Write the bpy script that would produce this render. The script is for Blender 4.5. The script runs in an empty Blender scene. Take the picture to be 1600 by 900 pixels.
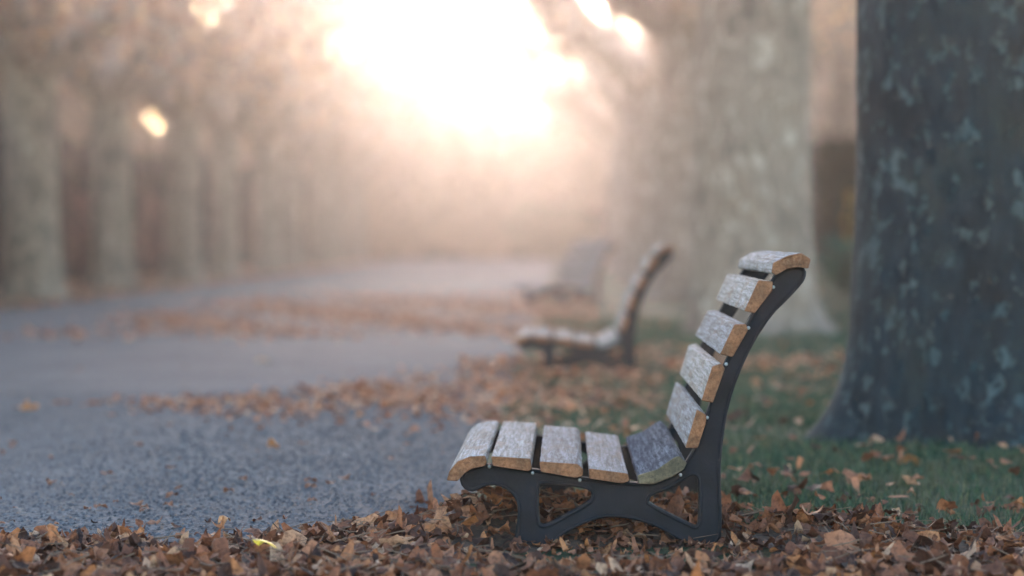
import bpy, bmesh, math, random
import numpy as np
from mathutils import Vector, noise as mnoise
from mathutils.geometry import tessellate_polygon

random.seed(11)
RNG = np.random.default_rng(11)
scene = bpy.context.scene
COL = scene.collection
PI = math.pi

# ------------------------------------------------------------------ view constants (metres)
F = 4300.0                 # focal length in photo pixels (1600 wide)
VX, HY = 884.0, 372.0      # where the avenue runs to, horizon row
CAMH = 0.76

def ground_pt(px, py):
    Y = F * CAMH / (py - HY)
    return ((px - VX) / F * Y, Y)

# ------------------------------------------------------------------ helpers
def sstep(t):
    t = np.clip(t, 0.0, 1.0)
    return t * t * (3 - 2 * t)

def tag(o, label=None, cat=None, group=None, kind=None):
    if label: o['label'] = label
    if cat: o['category'] = cat
    if group: o['group'] = group
    if kind: o['kind'] = kind
    return o

def empty(name, loc=(0, 0, 0), rz=0.0):
    o = bpy.data.objects.new(name, None)
    o.location = loc
    o.rotation_euler = (0, 0, rz)
    o.empty_display_size = 0.1
    COL.objects.link(o)
    return o

def link_mesh(name, me, mats, parent=None):
    o = bpy.data.objects.new(name, me)
    if not isinstance(mats, (list, tuple)): mats = [mats]
    if len(me.materials) == 0:
        for m in mats: me.materials.append(m)
    COL.objects.link(o)
    if parent: o.parent = parent
    return o

def np_mesh(name, verts, faces, k, smooth=False, matidx=None):
    """verts (n,3), faces (m,k) all the same size"""
    me = bpy.data.meshes.new(name)
    verts = np.ascontiguousarray(verts, dtype=np.float32)
    faces = np.ascontiguousarray(faces, dtype=np.int32)
    n, m = len(verts), len(faces)
    me.vertices.add(n)
    me.vertices.foreach_set('co', verts.ravel())
    me.loops.add(m * k)
    me.loops.foreach_set('vertex_index', faces.ravel())
    me.polygons.add(m)
    me.polygons.foreach_set('loop_start', np.arange(0, m * k, k, dtype=np.int32))
    me.polygons.foreach_set('loop_total', np.full(m, k, dtype=np.int32))
    if smooth:
        me.polygons.foreach_set('use_smooth', np.ones(m, dtype=bool))
    if matidx is not None:
        me.polygons.foreach_set('material_index', np.asarray(matidx, dtype=np.int32))
    me.update(calc_edges=True)
    me.validate()
    return me

def copy_tree(o, parent=None):
    c = o.copy()
    COL.objects.link(c)
    if parent: c.parent = parent
    for ch in list(o.children):
        copy_tree(ch, c)
    return c

# ------------------------------------------------------------------ materials
def mat(name):
    m = bpy.data.materials.new(name)
    m.use_nodes = True
    nt = m.node_tree
    b = nt.nodes['Principled BSDF']
    return m, nt, b

def N(nt, t, **kw):
    n = nt.nodes.new(t)
    for k, v in kw.items():
        setattr(n, k, v)
    return n

def ramp(nt, stops, interp='LINEAR'):
    r = N(nt, 'ShaderNodeValToRGB')
    cr = r.color_ramp
    cr.interpolation = interp
    while len(cr.elements) < len(stops): cr.elements.new(0.5)
    for e, (p, c) in zip(cr.elements, stops):
        e.position = p
        e.color = (*c, 1)
    return r

def mixc(nt, fac, a, b, mode='MIX'):
    n = N(nt, 'ShaderNodeMix', data_type='RGBA', blend_type=mode)
    for sock, v in ((n.inputs[0], fac), (n.inputs[6], a), (n.inputs[7], b)):
        if isinstance(v, (int, float)): sock.default_value = v
        elif isinstance(v, tuple): sock.default_value = (*v, 1)
        else: nt.links.new(v, sock)
    return n.outputs[2]

def noise(nt, vec, scale, detail=4, rough=0.55, dist=0.0):
    n = N(nt, 'ShaderNodeTexNoise')
    n.inputs['Scale'].default_value = scale
    n.inputs['Detail'].default_value = detail
    n.inputs['Roughness'].default_value = rough
    n.inputs['Distortion'].default_value = dist
    nt.links.new(vec, n.inputs['Vector'])
    return n

def objcoord(nt, scale=(1, 1, 1)):
    tc = N(nt, 'ShaderNodeTexCoord')
    mp = N(nt, 'ShaderNodeMapping')
    mp.inputs['Scale'].default_value = scale
    nt.links.new(tc.outputs['Object'], mp.inputs['Vector'])
    return mp.outputs['Vector']

def bump(nt, h, strength, dist, bsdf):
    b = N(nt, 'ShaderNodeBump')
    b.inputs['Strength'].default_value = strength
    b.inputs['Distance'].default_value = dist
    nt.links.new(h, b.inputs['Height'])
    nt.links.new(b.outputs[0], bsdf.inputs['Normal'])

def leaf_mat(name, stops, rough=0.6, trans=0.35, tcol=None, spec=0.3):
    m, nt, b = mat(name)
    g = N(nt, 'ShaderNodeNewGeometry')
    r = ramp(nt, stops)
    nt.links.new(g.outputs['Random Per Island'], r.inputs[0])
    v = objcoord(nt)
    n = noise(nt, v, 70, 5, 0.7)
    rm = ramp(nt, [(0.36, (0.42, 0.36, 0.32)), (0.52, (1.0, 1.0, 1.0)), (0.66, (1.3, 1.25, 1.2))])
    nt.links.new(n.outputs['Fac'], rm.inputs[0])
    c = mixc(nt, 1.0, r.outputs[0], rm.outputs[0], 'MULTIPLY')
    bump(nt, n.outputs['Fac'], 0.6, 0.006, b)
    nt.links.new(c, b.inputs['Base Color'])
    b.inputs['Roughness'].default_value = rough
    b.inputs['Specular IOR Level'].default_value = spec
    if trans > 0:
        t = N(nt, 'ShaderNodeBsdfTranslucent')
        nt.links.new(c, t.inputs['Color'])
        mx = N(nt, 'ShaderNodeMixShader')
        mx.inputs[0].default_value = trans
        nt.links.new(b.outputs[0], mx.inputs[1])
        nt.links.new(t.outputs[0], mx.inputs[2])
        nt.links.new(mx.outputs[0], nt.nodes['Material Output'].inputs['Surface'])
    return m

# ground (grass / soil under the litter)
def ground_material():
    m, nt, b = mat('ground_soil')
    v = objcoord(nt)
    n1 = noise(nt, v, 0.9, 6, 0.6)
    n2 = noise(nt, v, 14, 5, 0.65)
    n3 = noise(nt, v, 70, 4, 0.7)
    r1 = ramp(nt, [(0.40, (0.030, 0.060, 0.030)), (0.56, (0.075, 0.085, 0.040)), (0.7, (0.15, 0.095, 0.055))])
    nt.links.new(n1.outputs['Fac'], r1.inputs[0])
    r2 = ramp(nt, [(0.45, (0.024, 0.050, 0.028)), (0.60, (0.10, 0.10, 0.05)), (0.70, (0.24, 0.13, 0.07))])
    nt.links.new(n2.outputs['Fac'], r2.inputs[0])
    c = mixc(nt, 0.55, r1.outputs[0], r2.outputs[0])
    r3 = ramp(nt, [(0.35, (0.45, 0.45, 0.45)), (0.65, (1.25, 1.2, 1.15))])
    nt.links.new(n3.outputs['Fac'], r3.inputs[0])
    c = mixc(nt, 1.0, c, r3.outputs[0], 'MULTIPLY')
    nt.links.new(c, b.inputs['Base Color'])
    b.inputs['Roughness'].default_value = 0.9
    b.inputs['Specular IOR Level'].default_value = 0.15
    bump(nt, n3.outputs['Fac'], 0.9, 0.02, b)
    return m

def path_material():
    m, nt, b = mat('path_asphalt')
    v = objcoord(nt)
    n1 = noise(nt, v, 1.1, 5, 0.6)
    vo = N(nt, 'ShaderNodeTexVoronoi')
    vo.inputs['Scale'].default_value = 75
    nt.links.new(v, vo.inputs['Vector'])
    n3 = noise(nt, v, 70, 4, 0.7)
    r1 = ramp(nt, [(0.3, (0.052, 0.060, 0.070)), (0.7, (0.088, 0.094, 0.104))])
    nt.links.new(n1.outputs['Fac'], r1.inputs[0])
    r3 = ramp(nt, [(0.36, (0.30, 0.33, 0.36)), (0.50, (0.90, 0.92, 0.95)), (0.64, (2.0, 1.95, 1.85))])
    nt.links.new(n3.outputs['Fac'], r3.inputs[0])
    c = mixc(nt, 1.0, r1.outputs[0], r3.outputs[0], 'MULTIPLY')
    # small stones of paler or rusty colour
    rs = ramp(nt, [(0.0, (1, 1, 1)), (0.86, (1, 1, 1)), (0.93, (1.9, 1.5, 1.2))])
    sep = N(nt, 'ShaderNodeSeparateColor')
    nt.links.new(vo.outputs['Color'], sep.inputs[0])
    nt.links.new(sep.outputs[0], rs.inputs[0])
    c = mixc(nt, 1.0, c, rs.outputs[0], 'MULTIPLY')
    nt.links.new(c, b.inputs['Base Color'])
    b.inputs['Roughness'].default_value = 0.95
    b.inputs['Specular IOR Level'].default_value = 0.1
    bump(nt, n3.outputs['Fac'], 0.35, 0.004, b)
    return m

def wood_materials(dark=False):
    """weathered, flaking, silver grey board faces; bare brown end grain"""
    m, nt, b = mat('weathered_wood_dark' if dark else 'weathered_wood')
    v = objcoord(nt, (1, 0.035, 1))
    v2 = objcoord(nt, (1, 0.16, 1))
    n1 = noise(nt, v, 120, 6, 0.7, 0.5)
    n2 = noise(nt, v2, 30, 6, 0.74, 1.0)
    n3 = noise(nt, objcoord(nt, (1, 0.22, 1)), 90, 4, 0.7)
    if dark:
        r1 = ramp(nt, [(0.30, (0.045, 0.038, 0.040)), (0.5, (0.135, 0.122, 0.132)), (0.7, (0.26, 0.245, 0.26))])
    else:
        r1 = ramp(nt, [(0.30, (0.06, 0.05, 0.045)), (0.46, (0.19, 0.185, 0.185)), (0.70, (0.37, 0.385, 0.41))])
    nt.links.new(n1.outputs['Fac'], r1.inputs[0])
    rb = ramp(nt, [(0.50, (0, 0, 0)), (0.60, (1, 1, 1))])
    nt.links.new(n2.outputs['Fac'], rb.inputs[0])
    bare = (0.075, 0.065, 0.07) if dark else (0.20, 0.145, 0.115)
    f = N(nt, 'ShaderNodeMath', operation='MULTIPLY')
    nt.links.new(rb.outputs[0], f.inputs[0])
    f.inputs[1].default_value = 0.62
    c = mixc(nt, f.outputs[0], r1.outputs[0], bare)
    r3 = ramp(nt, [(0.34, (0.5, 0.5, 0.5)), (0.5, (1, 1, 1))])
    nt.links.new(n3.outputs['Fac'], r3.inputs[0])
    c = mixc(nt, 0.7, c, r3.outputs[0], 'MULTIPLY')
    oi = N(nt, 'ShaderNodeObjectInfo')
    rv = ramp(nt, [(0.0, (0.74, 0.78, 0.84)), (0.5, (1.0, 1.0, 1.0)), (1.0, (1.18, 1.12, 1.06))])
    nt.links.new(oi.outputs['Random'], rv.inputs[0])
    c = mixc(nt, 1.0, c, rv.outputs[0], 'MULTIPLY')
    nt.links.new(c, b.inputs['Base Color'])
    b.inputs['Roughness'].default_value = 0.85
    b.inputs['Specular IOR Level'].default_value = 0.0 if dark else 0.08
    bump(nt, n1.outputs['Fac'], 0.9, 0.004, b)
    e, nt, b = mat('end_grain_dark' if dark else 'end_grain')
    v = objcoord(nt)
    n1 = noise(nt, v, 130, 5, 0.7)
    n2 = noise(nt, v, 22, 3, 0.6)
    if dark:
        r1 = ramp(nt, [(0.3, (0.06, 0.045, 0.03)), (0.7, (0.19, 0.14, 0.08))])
    else:
        r1 = ramp(nt, [(0.28, (0.09, 0.034, 0.016)), (0.5, (0.25, 0.098, 0.043)), (0.78, (0.37, 0.19, 0.105))])
    nt.links.new(n1.outputs['Fac'], r1.inputs[0])
    r2 = ramp(nt, [(0.35, (0.62, 0.64, 0.66)), (0.65, (1.1, 1.05, 1.0))])
    nt.links.new(n2.outputs['Fac'], r2.inputs[0])
    c = mixc(nt, 1.0, r1.outputs[0], r2.outputs[0], 'MULTIPLY')
    nt.links.new(c, b.inputs['Base Color'])
    b.inputs['Roughness'].default_value = 0.75
    b.inputs['Specular IOR Level'].default_value = 0.25
    bump(nt, n1.outputs['Fac'], 0.7, 0.003, b)
    return m, e

def iron_material():
    m, nt, b = mat('dark_cast_iron')
    v = objcoord(nt)
    n1 = noise(nt, v, 18, 5, 0.65)
    n2 = noise(nt, v, 160, 3, 0.6)
    r1 = ramp(nt, [(0.3, (0.004, 0.005, 0.007)), (0.62, (0.009, 0.011, 0.016)), (0.8, (0.045, 0.030, 0.022))])
    nt.links.new(n1.outputs['Fac'], r1.inputs[0])
    nt.links.new(r1.outputs[0], b.inputs['Base Color'])
    rr = N(nt, 'ShaderNodeMapRange')
    b.inputs['Specular IOR Level'].default_value = 0.15
    rr.inputs['To Min'].default_value = 0.5
    rr.inputs['To Max'].default_value = 0.7
    nt.links.new(n1.outputs['Fac'], rr.inputs['Value'])
    nt.links.new(rr.outputs[0], b.inputs['Roughness'])
    bump(nt, n2.outputs['Fac'], 0.35, 0.002, b)
    return m

def steel_material():
    m, nt, b = mat('bolt_steel')
    b.inputs['Base Color'].default_value = (0.5, 0.5, 0.5, 1)
    b.inputs['Metallic'].default_value = 0.8
    b.inputs['Roughness'].default_value = 0.45
    return m

def bark_material(name, dark, mid, pale, patch=0.55, green=(0.04, 0.07, 0.055), fleck=3.3):
    m, nt, b = mat(name)
    v = objcoord(nt, (1, 1, 0.72))
    n1 = noise(nt, v, fleck * 1.1, 6, 0.62, 0.5)
    n2 = noise(nt, v, fleck * 3.6, 7, 0.68, 0.12)
    n3 = noise(nt, objcoord(nt, (1, 1, 0.3)), 26, 6, 0.7)
    r1 = ramp(nt, [(0.36, dark), (0.5, mid), (0.66, green)])
    nt.links.new(n1.outputs['Fac'], r1.inputs[0])
    r2 = ramp(nt, [(patch, (0, 0, 0)), (patch + 0.035, (1, 1, 1))])
    nt.links.new(n2.outputs['Fac'], r2.inputs[0])
    f = N(nt, 'ShaderNodeMath', operation='MULTIPLY')
    nt.links.new(r2.outputs[0], f.inputs[0]); f.inputs[1].default_value = 0.8
    c = mixc(nt, f.outputs[0], r1.outputs[0], pale)
    r3 = ramp(nt, [(0.3, (0.5, 0.5, 0.5)), (0.62, (1.25, 1.22, 1.2))])
    nt.links.new(n3.outputs['Fac'], r3.inputs[0])
    c = mixc(nt, 1.0, c, r3.outputs[0], 'MULTIPLY')
    nt.links.new(c, b.inputs['Base Color'])
    b.inputs['Roughness'].default_value = 0.85
    b.inputs['Specular IOR Level'].default_value = 0.2
    ad = N(nt, 'ShaderNodeMath', operation='ADD')
    nt.links.new(n3.outputs['Fac'], ad.inputs[0])
    nt.links.new(r2.outputs[0], ad.inputs[1])
    bump(nt, ad.outputs[0], 0.7, 0.012, b)
    return m

M = {}
M['ground'] = ground_material()
M['path'] = path_material()
M['wood'], M['end'] = wood_materials()
M['wood_d'], M['end_d'] = wood_materials(True)
M['iron'] = iron_material()
M['steel'] = steel_material()
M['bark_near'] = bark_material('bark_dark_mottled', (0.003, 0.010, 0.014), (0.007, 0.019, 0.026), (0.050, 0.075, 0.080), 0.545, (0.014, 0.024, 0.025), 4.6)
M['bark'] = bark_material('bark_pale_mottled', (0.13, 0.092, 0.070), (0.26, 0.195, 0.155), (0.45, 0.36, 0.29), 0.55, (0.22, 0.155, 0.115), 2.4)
M['bark_left'] = bark_material('bark_grey_mottled', (0.10, 0.080, 0.062), (0.19, 0.155, 0.12), (0.33, 0.275, 0.215), 0.54, (0.18, 0.145, 0.105), 2.4)
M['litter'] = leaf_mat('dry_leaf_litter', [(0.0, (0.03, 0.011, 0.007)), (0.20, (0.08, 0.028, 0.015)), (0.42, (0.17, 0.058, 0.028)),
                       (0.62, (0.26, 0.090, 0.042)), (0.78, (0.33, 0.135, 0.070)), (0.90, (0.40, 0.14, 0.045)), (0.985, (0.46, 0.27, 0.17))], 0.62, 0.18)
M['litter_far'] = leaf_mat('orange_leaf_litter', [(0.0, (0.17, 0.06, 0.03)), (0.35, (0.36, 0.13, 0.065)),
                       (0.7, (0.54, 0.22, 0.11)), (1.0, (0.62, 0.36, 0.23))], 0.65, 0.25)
M['yellow'] = leaf_mat('yellow_leaf', [(0.0, (0.80, 0.52, 0.02)), (1.0, (0.85, 0.50, 0.03))], 0.5, 0.15)
M['foliage'] = leaf_mat('autumn_foliage', [(0.0, (0.12, 0.065, 0.045)), (0.3, (0.26, 0.14, 0.085)), (0.6, (0.38, 0.21, 0.12)),
                       (0.85, (0.48, 0.27, 0.13)), (1.0, (0.52, 0.36, 0.18))], 0.6, 0.6)
M['hedge'] = leaf_mat('dark_shaded_hedge_foliage', [(0.0, (0.004, 0.008, 0.008)), (0.6, (0.008, 0.014, 0.012)), (1.0, (0.016, 0.024, 0.018))], 0.8, 0.0, spec=0.1)  # leaf tones below natural, the hedge's shading is put into the colour
M['hedge_red'] = leaf_mat('red_shrub_foliage', [(0.0, (0.08, 0.03, 0.03)), (1.0, (0.26, 0.10, 0.09))], 0.6, 0.3)
M['shrub_green'] = leaf_mat('green_shrub_foliage', [(0.0, (0.010, 0.065, 0.045)), (1.0, (0.025, 0.13, 0.085))], 0.6, 0.2)
M['shrub_orange'] = leaf_mat('orange_shrub_foliage', [(0.0, (0.16, 0.09, 0.01)), (1.0, (0.36, 0.20, 0.03))], 0.6, 0.3)
M['far'] = leaf_mat('far_wood_foliage', [(0.0, (0.09, 0.065, 0.045)), (0.6, (0.19, 0.12, 0.07)), (1.0, (0.32, 0.19, 0.09))], 0.7, 0.35)
M['far_dark'] = leaf_mat('mauve_brown_wood_foliage', [(0.0, (0.035, 0.024, 0.024)), (0.6, (0.085, 0.055, 0.048)), (1.0, (0.16, 0.10, 0.075))], 0.7, 0.25)
M['end_shrub'] = leaf_mat('olive_shrub_foliage', [(0.0, (0.04, 0.05, 0.025)), (1.0, (0.12, 0.12, 0.05))], 0.6, 0.2)
M['grass'] = leaf_mat('grass_blades', [(0.0, (0.014, 0.045, 0.030)), (0.5, (0.030, 0.080, 0.045)), (0.85, (0.060, 0.11, 0.050)), (1.0, (0.18, 0.16, 0.08))], 0.55, 0.3)

# straw coloured patches in the grass
nt = M['grass'].node_tree; b = nt.nodes['Principled BSDF']
src = b.inputs['Base Color'].links[0].from_socket
n_ = noise(nt, objcoord(nt), 2.3, 4, 0.6)
r_ = ramp(nt, [(0.46, (0, 0, 0)), (0.62, (1, 1, 1))]); nt.links.new(n_.outputs['Fac'], r_.inputs[0])
f_ = N(nt, 'ShaderNodeMath', operation='MULTIPLY'); nt.links.new(r_.outputs[0], f_.inputs[0]); f_.inputs[1].default_value = 0.6
c_ = mixc(nt, f_.outputs[0], src, (0.13, 0.095, 0.05))
nt.links.new(c_, b.inputs['Base Color'])

# ------------------------------------------------------------------ terrain
def h_ground(x, y):
    """a low bank rises to the right of the tree row"""
    x = np.asarray(x, dtype=float); y = np.asarray(y, dtype=float)
    bank = 0.58 * sstep((x - 2.35) / 1.0) * sstep((y - 14) / 14)
    und = 0.012 * np.sin(x * 2.3 + 1.0) * np.sin(y * 1.1) * sstep((x - 0.1) / 0.6)
    return bank + und

def foot_zone(x, y):
    """the leaves lie flat and thin in front of the bench feet"""
    return np.exp(-((x - 0.14) / 0.42) ** 6) * np.exp(-((y - 6.52) / 0.30) ** 4)

def h_litter(x, y):
    """height of the heaped dead leaves above the ground"""
    x = np.asarray(x, dtype=float); y = np.asarray(y, dtype=float)
    edge = np.where(x < -0.3, 6.86 + 0.42 * sstep((x + 1.1) / 0.9), 7.30 - 0.25 * sstep((x - 0.25) / 0.9))
    a = (0.030 - 0.016 * np.exp(-(((x - 0.12) / 0.42) ** 2 + ((y - 6.55) / 0.42) ** 2))) * sstep((edge + 0.10 * np.sin(x * 9) + 0.05 * np.sin(x * 23 + 1) - y) / 0.30)
    m1 = 0.085 * np.exp(-(((x + 0.17) / 0.15) ** 2 + ((y - 7.12) / 0.38) ** 2))
    m2 = 0.040 * np.exp(-(((x - 0.13) / 0.26) ** 2 + ((y - 7.35) / 0.5) ** 2))
    m3 = 0.030 * np.exp(-(((x - 0.62) / 0.22) ** 2 + ((y - 6.95) / 0.22) ** 2))
    foot = foot_zone(x, y)
    return (a + m2 + m3) * (1 - 0.85 * foot) + m1 * (1 - 0.5 * foot)

def build_ground():
    xs = np.unique(np.concatenate([np.linspace(-260, -20, 13), np.linspace(-20, -6, 8), np.linspace(-6, 8, 57), np.linspace(8, 30, 12), np.linspace(30, 260, 12)]))
    ys = np.unique(np.concatenate([np.linspace(-30, 4, 8), np.linspace(4, 34, 91), np.linspace(34, 110, 40), np.linspace(110, 420, 16)]))
    X, Y = np.meshgrid(xs, ys)
    Z = h_ground(X, Y)
    v = np.stack([X.ravel(), Y.ravel(), Z.ravel()], 1)
    nx, ny = len(xs), len(ys)
    i = np.arange(nx * ny).reshape(ny, nx)
    f = np.stack([i[:-1, :-1].ravel(), i[:-1, 1:].ravel(), i[1:, 1:].ravel(), i[1:, :-1].ravel()], 1)
    o = link_mesh('ground', np_mesh('ground', v, f, 4, True), M['ground'])
    tag(o, 'grassy ground strewn with dead leaves on both sides of the path', 'ground', kind='structure')
    # path: ragged right edge
    ys = np.concatenate([np.linspace(-20, 4, 10), np.linspace(4.2, 30, 130), np.linspace(31, 150, 80)])
    r = []
    for y in ys:
        r.append(-0.30 + 0.05 * math.sin(y * 3.1) + 0.03 * math.sin(y * 8.3 + 2) + 0.02 * mnoise.noise((y * 5, 0, 0)))
    l = [-5.9 + 0.06 * math.sin(y * 1.7) for y in ys]
    v = []; f = []
    for k, y in enumerate(ys):
        v += [(l[k], y, 0.006), (-4, y, 0.010), (-2, y, 0.010), (r[k], y, 0.006)]
        if k:
            a = 4 * (k - 1)
            for j in range(3):
                f.append((a + j, a + j + 1, a + j + 5, a + j + 4))
    o = link_mesh('path', np_mesh('path', np.array(v), np.array(f), 4, True), M['path'])
    tag(o, 'wide grey asphalt path running down the avenue', 'path', kind='structure')
build_ground()

def grit():
    """loose grit standing up out of the worn asphalt"""
    P = []
    for n, y0, y1, r in ((16000, 6.4, 9.5, 1.0), (10000, 9.5, 13.5, 1.3)):
        x = RNG.uniform(-2.9, -0.34, n); y = RNG.uniform(y0, y1, n)
        k = x / y > -0.215
        P.append(np.stack([x[k], y[k], np.full(k.sum(), 0.0085), RNG.uniform(0.0028, 0.0072, k.sum()) * r], 1))
    P = np.concatenate(P); n = len(P)
    t = np.array([[1, 0, 0], [.3, .95, .1], [-.8, .6, 0], [-.8, -.6, .05], [.3, -.95, 0], [0, 0, .75]])
    f = np.array([[0, 1, 5], [1, 2, 5], [2, 3, 5], [3, 4, 5], [4, 0, 5]])
    a = RNG.uniform(0, 2 * PI, n); c, s = np.cos(a)[:, None], np.sin(a)[:, None]
    q = t[None] * RNG.uniform(.75, 1.25, (n, 6, 3))
    V = np.stack([(q[:, :, 0] * c - q[:, :, 1] * s), (q[:, :, 0] * s + q[:, :, 1] * c), q[:, :, 2]], 2) * P[:, 3][:, None, None] + P[:, None, :3]
    F_ = (f[None] + (np.arange(n) * 6)[:, None, None]).reshape(-1, 3)
    m, nt, b = mat('loose_grit')
    g = N(nt, 'ShaderNodeNewGeometry')
    r = ramp(nt, [(0.0, (0.032, 0.037, 0.042)), (0.5, (0.072, 0.078, 0.088)), (0.85, (0.13, 0.135, 0.145)), (1.0, (0.19, 0.13, 0.10))])
    nt.links.new(g.outputs['Random Per Island'], r.inputs[0]); nt.links.new(r.outputs[0], b.inputs['Base Color'])
    b.inputs['Roughness'].default_value = 0.9; b.inputs['Specular IOR Level'].default_value = 0.1
    o = link_mesh('gravel', np_mesh('gravel', V.reshape(-1, 3), F_, 3), m)
    tag(o, 'fine loose grit on the near part of the grey path', 'grit', kind='stuff')
grit()

# ------------------------------------------------------------------ leaves
def leaf_template(seg, rings, lobes=5, seed=0):
    """lobed plane-tree leaf, unit size, lying in XY"""
    rg = random.Random(seed)
    outl = []
    for s in range(seg):
        a = 2 * PI * s / seg
        k = abs(math.cos(a * lobes / 2.0))
        r = 0.64 + 0.36 * k ** 1.1
        r *= 0.80 + 0.36 * rg.random()
        if abs(a - PI) < 0.5: r *= 0.55
        outl.append((r * math.cos(a), r * math.sin(a)))
    v = [(0, 0)]
    for q in range(1, rings + 1):
        t = q / rings
        v += [(x * t, y * t) for x, y in outl]
    f = []
    for s in range(seg):
        s2 = (s + 1) % seg
        f.append((0, 1 + s, 1 + s2))
        for q in range(1, rings):
            a = 1 + (q - 1) * seg; b = a + seg
            f.append((a + s, b + s, b + s2)); f.append((a + s, b + s2, a + s2))
    return np.array(v, dtype=float), np.array(f)

def rot_mats(n, tilt):
    """random heading, tilt up to given (array of radians)"""
    a = RNG.uniform(0, 2 * PI, n); b = RNG.uniform(0, 2 * PI, n)
    ca, sa = np.cos(a), np.sin(a); cb, sb = np.cos(b), np.sin(b)
    ct, st = np.cos(tilt), np.sin(tilt)
    Z = np.zeros(n); O = np.ones(n)
    Rz = np.stack([np.stack([ca, -sa, Z], 1), np.stack([sa, ca, Z], 1), np.stack([Z, Z, O], 1)], 1)
    Rx = np.stack([np.stack([O, Z, Z], 1), np.stack([Z, ct, -st], 1), np.stack([Z, st, ct], 1)], 1)
    Rb = np.stack([np.stack([cb, -sb, Z], 1), np.stack([sb, cb, Z], 1), np.stack([Z, Z, O], 1)], 1)
    return Rb @ Rx @ Rz

def leaves_mesh(name, pos, size, tilt, seg=12, rings=2, curl=0.5, aspect=(0.6, 1.0), nvar=5, smooth=True, crinkle=0.0):
    n = len(pos)
    which = RNG.integers(0, nvar, n)
    V = []; Fc = []; off = 0
    R = rot_mats(n, tilt)
    for w in range(nvar):
        idx = np.where(which == w)[0]
        if len(idx) == 0: continue
        t, f = leaf_template(seg, rings, 5 if w % 2 else 3, w)
        k = len(idx)
        asp = RNG.uniform(aspect[0], aspect[1], k)
        x = np.repeat(t[None, :, 0], k, 0); y = t[None, :, 1] * asp[:, None]
        c1 = RNG.normal(0, curl, k)[:, None]; c2 = RNG.normal(0, curl, k)[:, None]
        c3 = RNG.normal(0, curl * 0.7, k)[:, None]
        # bend like a cylinder about the midrib + a fold
        z = c1 * x * x + c2 * y * y + c3 * x * y + 0.14 * curl * RNG.normal(0, 1, x.shape) * (x * x + y * y)
        rad = np.hypot(x, y); th = np.arctan2(y, x)
        ph = RNG.uniform(0, 2 * PI, (k, 1))
        z = z + crinkle * rad * np.sin(5 * th + ph) * RNG.uniform(0.3, 1, (k, 1)) + crinkle * 1.6 * RNG.normal(0, 1, (k, 1)) * np.maximum(rad - 0.55, 0)
        shrink = 1.0 / (1 + 0.5 * (np.abs(c1) + np.abs(c2)))
        P = np.stack([x * shrink, y * shrink, z * shrink], 2) * size[idx][:, None, None]
        P = np.einsum('nij,nkj->nki', R[idx], P) + pos[idx][:, None, :]
        V.append(P.reshape(-1, 3))
        m = len(t)
        Fc.append((f[None] + (np.arange(k) * m)[:, None, None]).reshape(-1, 3) + off)
        off += k * m
    return np_mesh(name, np.concatenate(V), np.concatenate(Fc), 3, smooth)

def scatter(n, x0, x1, y0, y1, keep):
    x = RNG.uniform(x0, x1, n); y = RNG.uniform(y0, y1, n)
    k = RNG.uniform(0, 1, n) < keep(x, y)
    return x[k], y[k]

# near drift of dead leaves
def near_litter():
    P = []; S = []; T = []
    # heaped layer
    def keep(x, y): return np.clip((h_litter(x, y) + 0.02 * foot_zone(x, y)) / 0.014, 0, 1) ** 1.2
    x, y = scatter(11000, -2.2, 2.0, 5.2, 8.3, keep)
    z = h_ground(x, y) + h_litter(x, y) * RNG.uniform(0.2, 1.05, len(x)) + 0.008 - 0.004 * foot_zone(x, y)
    P.append(np.stack([x, y, z], 1)); S.append(RNG.uniform(0.020, 0.062, len(x)) * (1 + .35 * (RNG.uniform(0, 1, len(x)) > .9)) * (1 - .35 * foot_zone(x, y))); T.append(np.abs(RNG.normal(0, 0.68, len(x))) * (1 - .7 * foot_zone(x, y)))
    # thin fringe beyond it
    x, y = scatter(1700, -2.0, 2.0, 6.8, 8.6, lambda x, y: np.exp(-(np.maximum(y - 7.1, 0) / np.where(x < -.3, .2, .5)) ** 2) * np.where(x < -.3, .55, .65))
    z = h_ground(x, y) + h_litter(x, y) + np.where(x > -.3, .02, .014)
    P.append(np.stack([x, y, z], 1)); S.append(RNG.uniform(0.018, 0.042, len(x))); T.append(np.abs(RNG.normal(0, 0.4, len(x))))
    P = np.concatenate(P); S = np.concatenate(S); T = np.concatenate(T)
    me = leaves_mesh('fallen_leaves', P, S, T, 14, 3, 0.7, crinkle=0.22)
    o = link_mesh('fallen_leaves', me, M['litter'])
    tag(o, 'deep drift of dry brown leaves heaped under the nearest bench', 'fallen leaves', kind='stuff')
near_litter()

def twigs():
    """leaf stalks and broken twigs mixed into the drift"""
    bm = bmesh.new(); rg = random.Random(77); k = 0
    while k < 420:
        x, y = rg.uniform(-1.9, 1.7), rg.uniform(5.9, 7.8)
        if float(h_litter(x, y)) < 0.008: continue
        k += 1
        z = float(h_ground(x, y) + h_litter(x, y)) + rg.uniform(0.012, 0.028)
        a = rg.uniform(0, 6.28); l = rg.uniform(0.03, 0.10); t = rg.uniform(-.35, .35); w = rg.uniform(.0007, .0019)
        d = Vector((math.cos(a), math.sin(a), t)); s_ = Vector((-d.y, d.x, 0)) * rg.uniform(-.25, .25)
        p = Vector((x, y, z))
        tube(bm, [p - d * l / 2, p + s_ * l * .5, p + d * l / 2], [w, w, w * .6], 5)
    me = bpy.data.meshes.new('twigs'); bm.to_mesh(me); bm.free()
    m, nt, b = mat('dry_twig'); b.inputs['Base Color'].default_value = (0.16, 0.09, 0.055, 1); b.inputs['Roughness'].default_value = 0.8
    o = link_mesh('fallen_twigs', me, m)
    tag(o, 'thin brown twigs and leaf stalks mixed into the nearest leaf drift', 'twigs', kind='stuff')

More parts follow.
